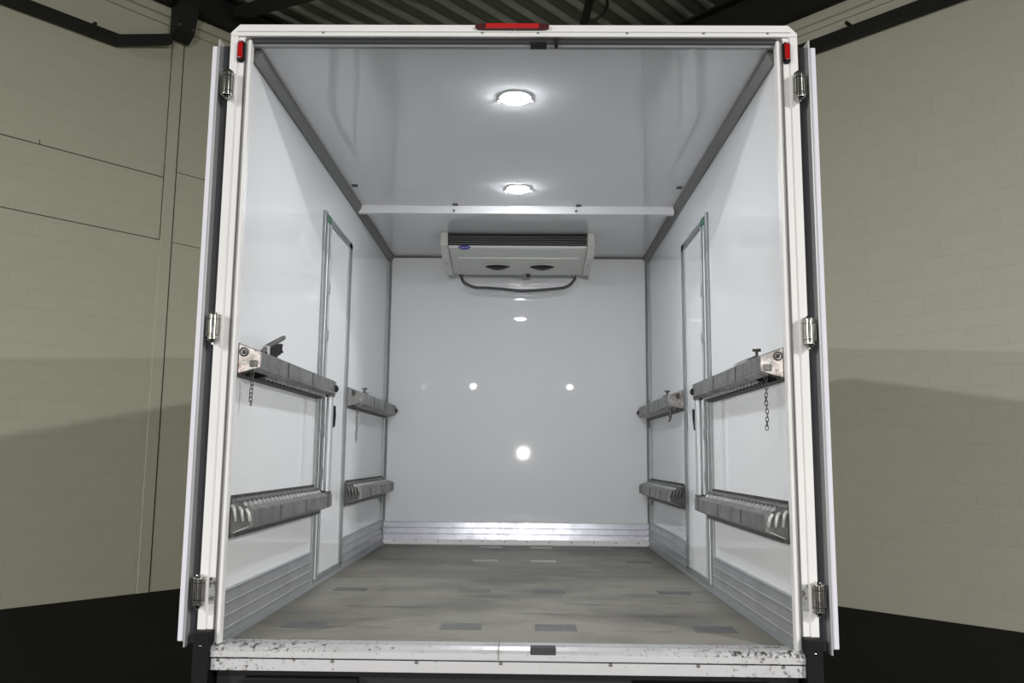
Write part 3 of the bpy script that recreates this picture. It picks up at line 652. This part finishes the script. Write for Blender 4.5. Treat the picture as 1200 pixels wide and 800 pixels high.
for xc in (-0.158, 0.186):
    yc = 3.27; zc = under(yc)-0.001
    fan = part('fan', MB().dome((xc, yc, zc+0.001), 0.098, 0.100, 0.006, 'z', -1, 28, 3), rubber_m, cu, label='round black fan opening')
    g = MB()
    for r in (0.022, 0.042, 0.062): g.ring((xc, yc, zc-0.010+r*0.03), r, 0.0018, 'z', 24, 5)
    part('fan_guard', g, fin_m, fan, kind='stuff')
    part('fan_rim', MB().ring((xc, yc, zc+0.002), 0.103, 0.004, 'z', 28, 6), unit_m, fan)
bd = part('badge', MB().prism([( -0.387+0.044*math.cos(a), 2.187+0.0165*math.sin(a)) for a in [2*math.pi*i/28 for i in range(28)]], 'y', YF-0.006, YF+0.004), blue_m, cu, label='blue oval badge')
tx = bpy.data.curves.new('badge_text', 'FONT'); tx.body = 'Carrier'; tx.size = 0.0235; tx.align_x = 'CENTER'; tx.align_y = 'CENTER'; tx.shear = 0.25; tx.extrude = 0.0006; tx.materials.append(badge_t)
tmp = bpy.data.objects.new('badge_text_curve', tx); C.objects.link(tmp); bpy.context.view_layer.update()
tme = bpy.data.meshes.new_from_object(tmp.evaluated_get(bpy.context.evaluated_depsgraph_get())); bpy.data.objects.remove(tmp)
to = bpy.data.objects.new('badge_text', tme); C.objects.link(to); to.rotation_euler = (math.pi/2, 0, 0); to.parent = bd; to['kind'] = 'stuff' 
to.location = Vector((-0.387, YF-0.0068, 2.187))-(origin(bd)-Vector((0, 0, Z0)))
part('drain_outlet', MB().cyl((0.05, 3.43, 2.085), (0.05, 3.43, 2.115), 0.014, 10), zinc_m, cu)
part('drain_valve', MB().box(0.066, 0.095, 3.42, 3.44, 2.09, 2.112), rubber_m, cu)
pts = [(538, 322), (540, 329), (547, 334), (556, 337), (570, 337.5), (590, 339), (610, 341), (630, 340), (650, 338), (662, 336), (670, 331), (675, 324)]
hp = []
for (px, py) in pts:
    hp.append(((px-606)*0.00665, 3.47, 1.984+(341-py)*0.00655))
sm = []
for i in range(len(hp)-1):
    p0 = Vector(hp[max(i-1, 0)]); p1 = Vector(hp[i]); p2 = Vector(hp[i+1]); p3 = Vector(hp[min(i+2, len(hp)-1)])
    for q in range(4):
        u = q/4; sm.append(0.5*((2*p1)+(p2-p0)*u+(2*p0-5*p1+4*p2-p3)*u*u+(-p0+3*p1-3*p2+p3)*u**3))
sm.append(Vector(hp[-1]))
part('drain_hose', MB().tube(sm, 0.0115, 10), mat('hose_grey', (0.05, 0.05, 0.05), 0.4, var=0.3, vscale=20), cu, label='dark drain hose')
for x in (-0.45, 0.445):
    part('hose_clip', MB().ring((x, 3.46, 2.105), 0.014, 0.005, 'y', 14, 6), shelf_d, cu)
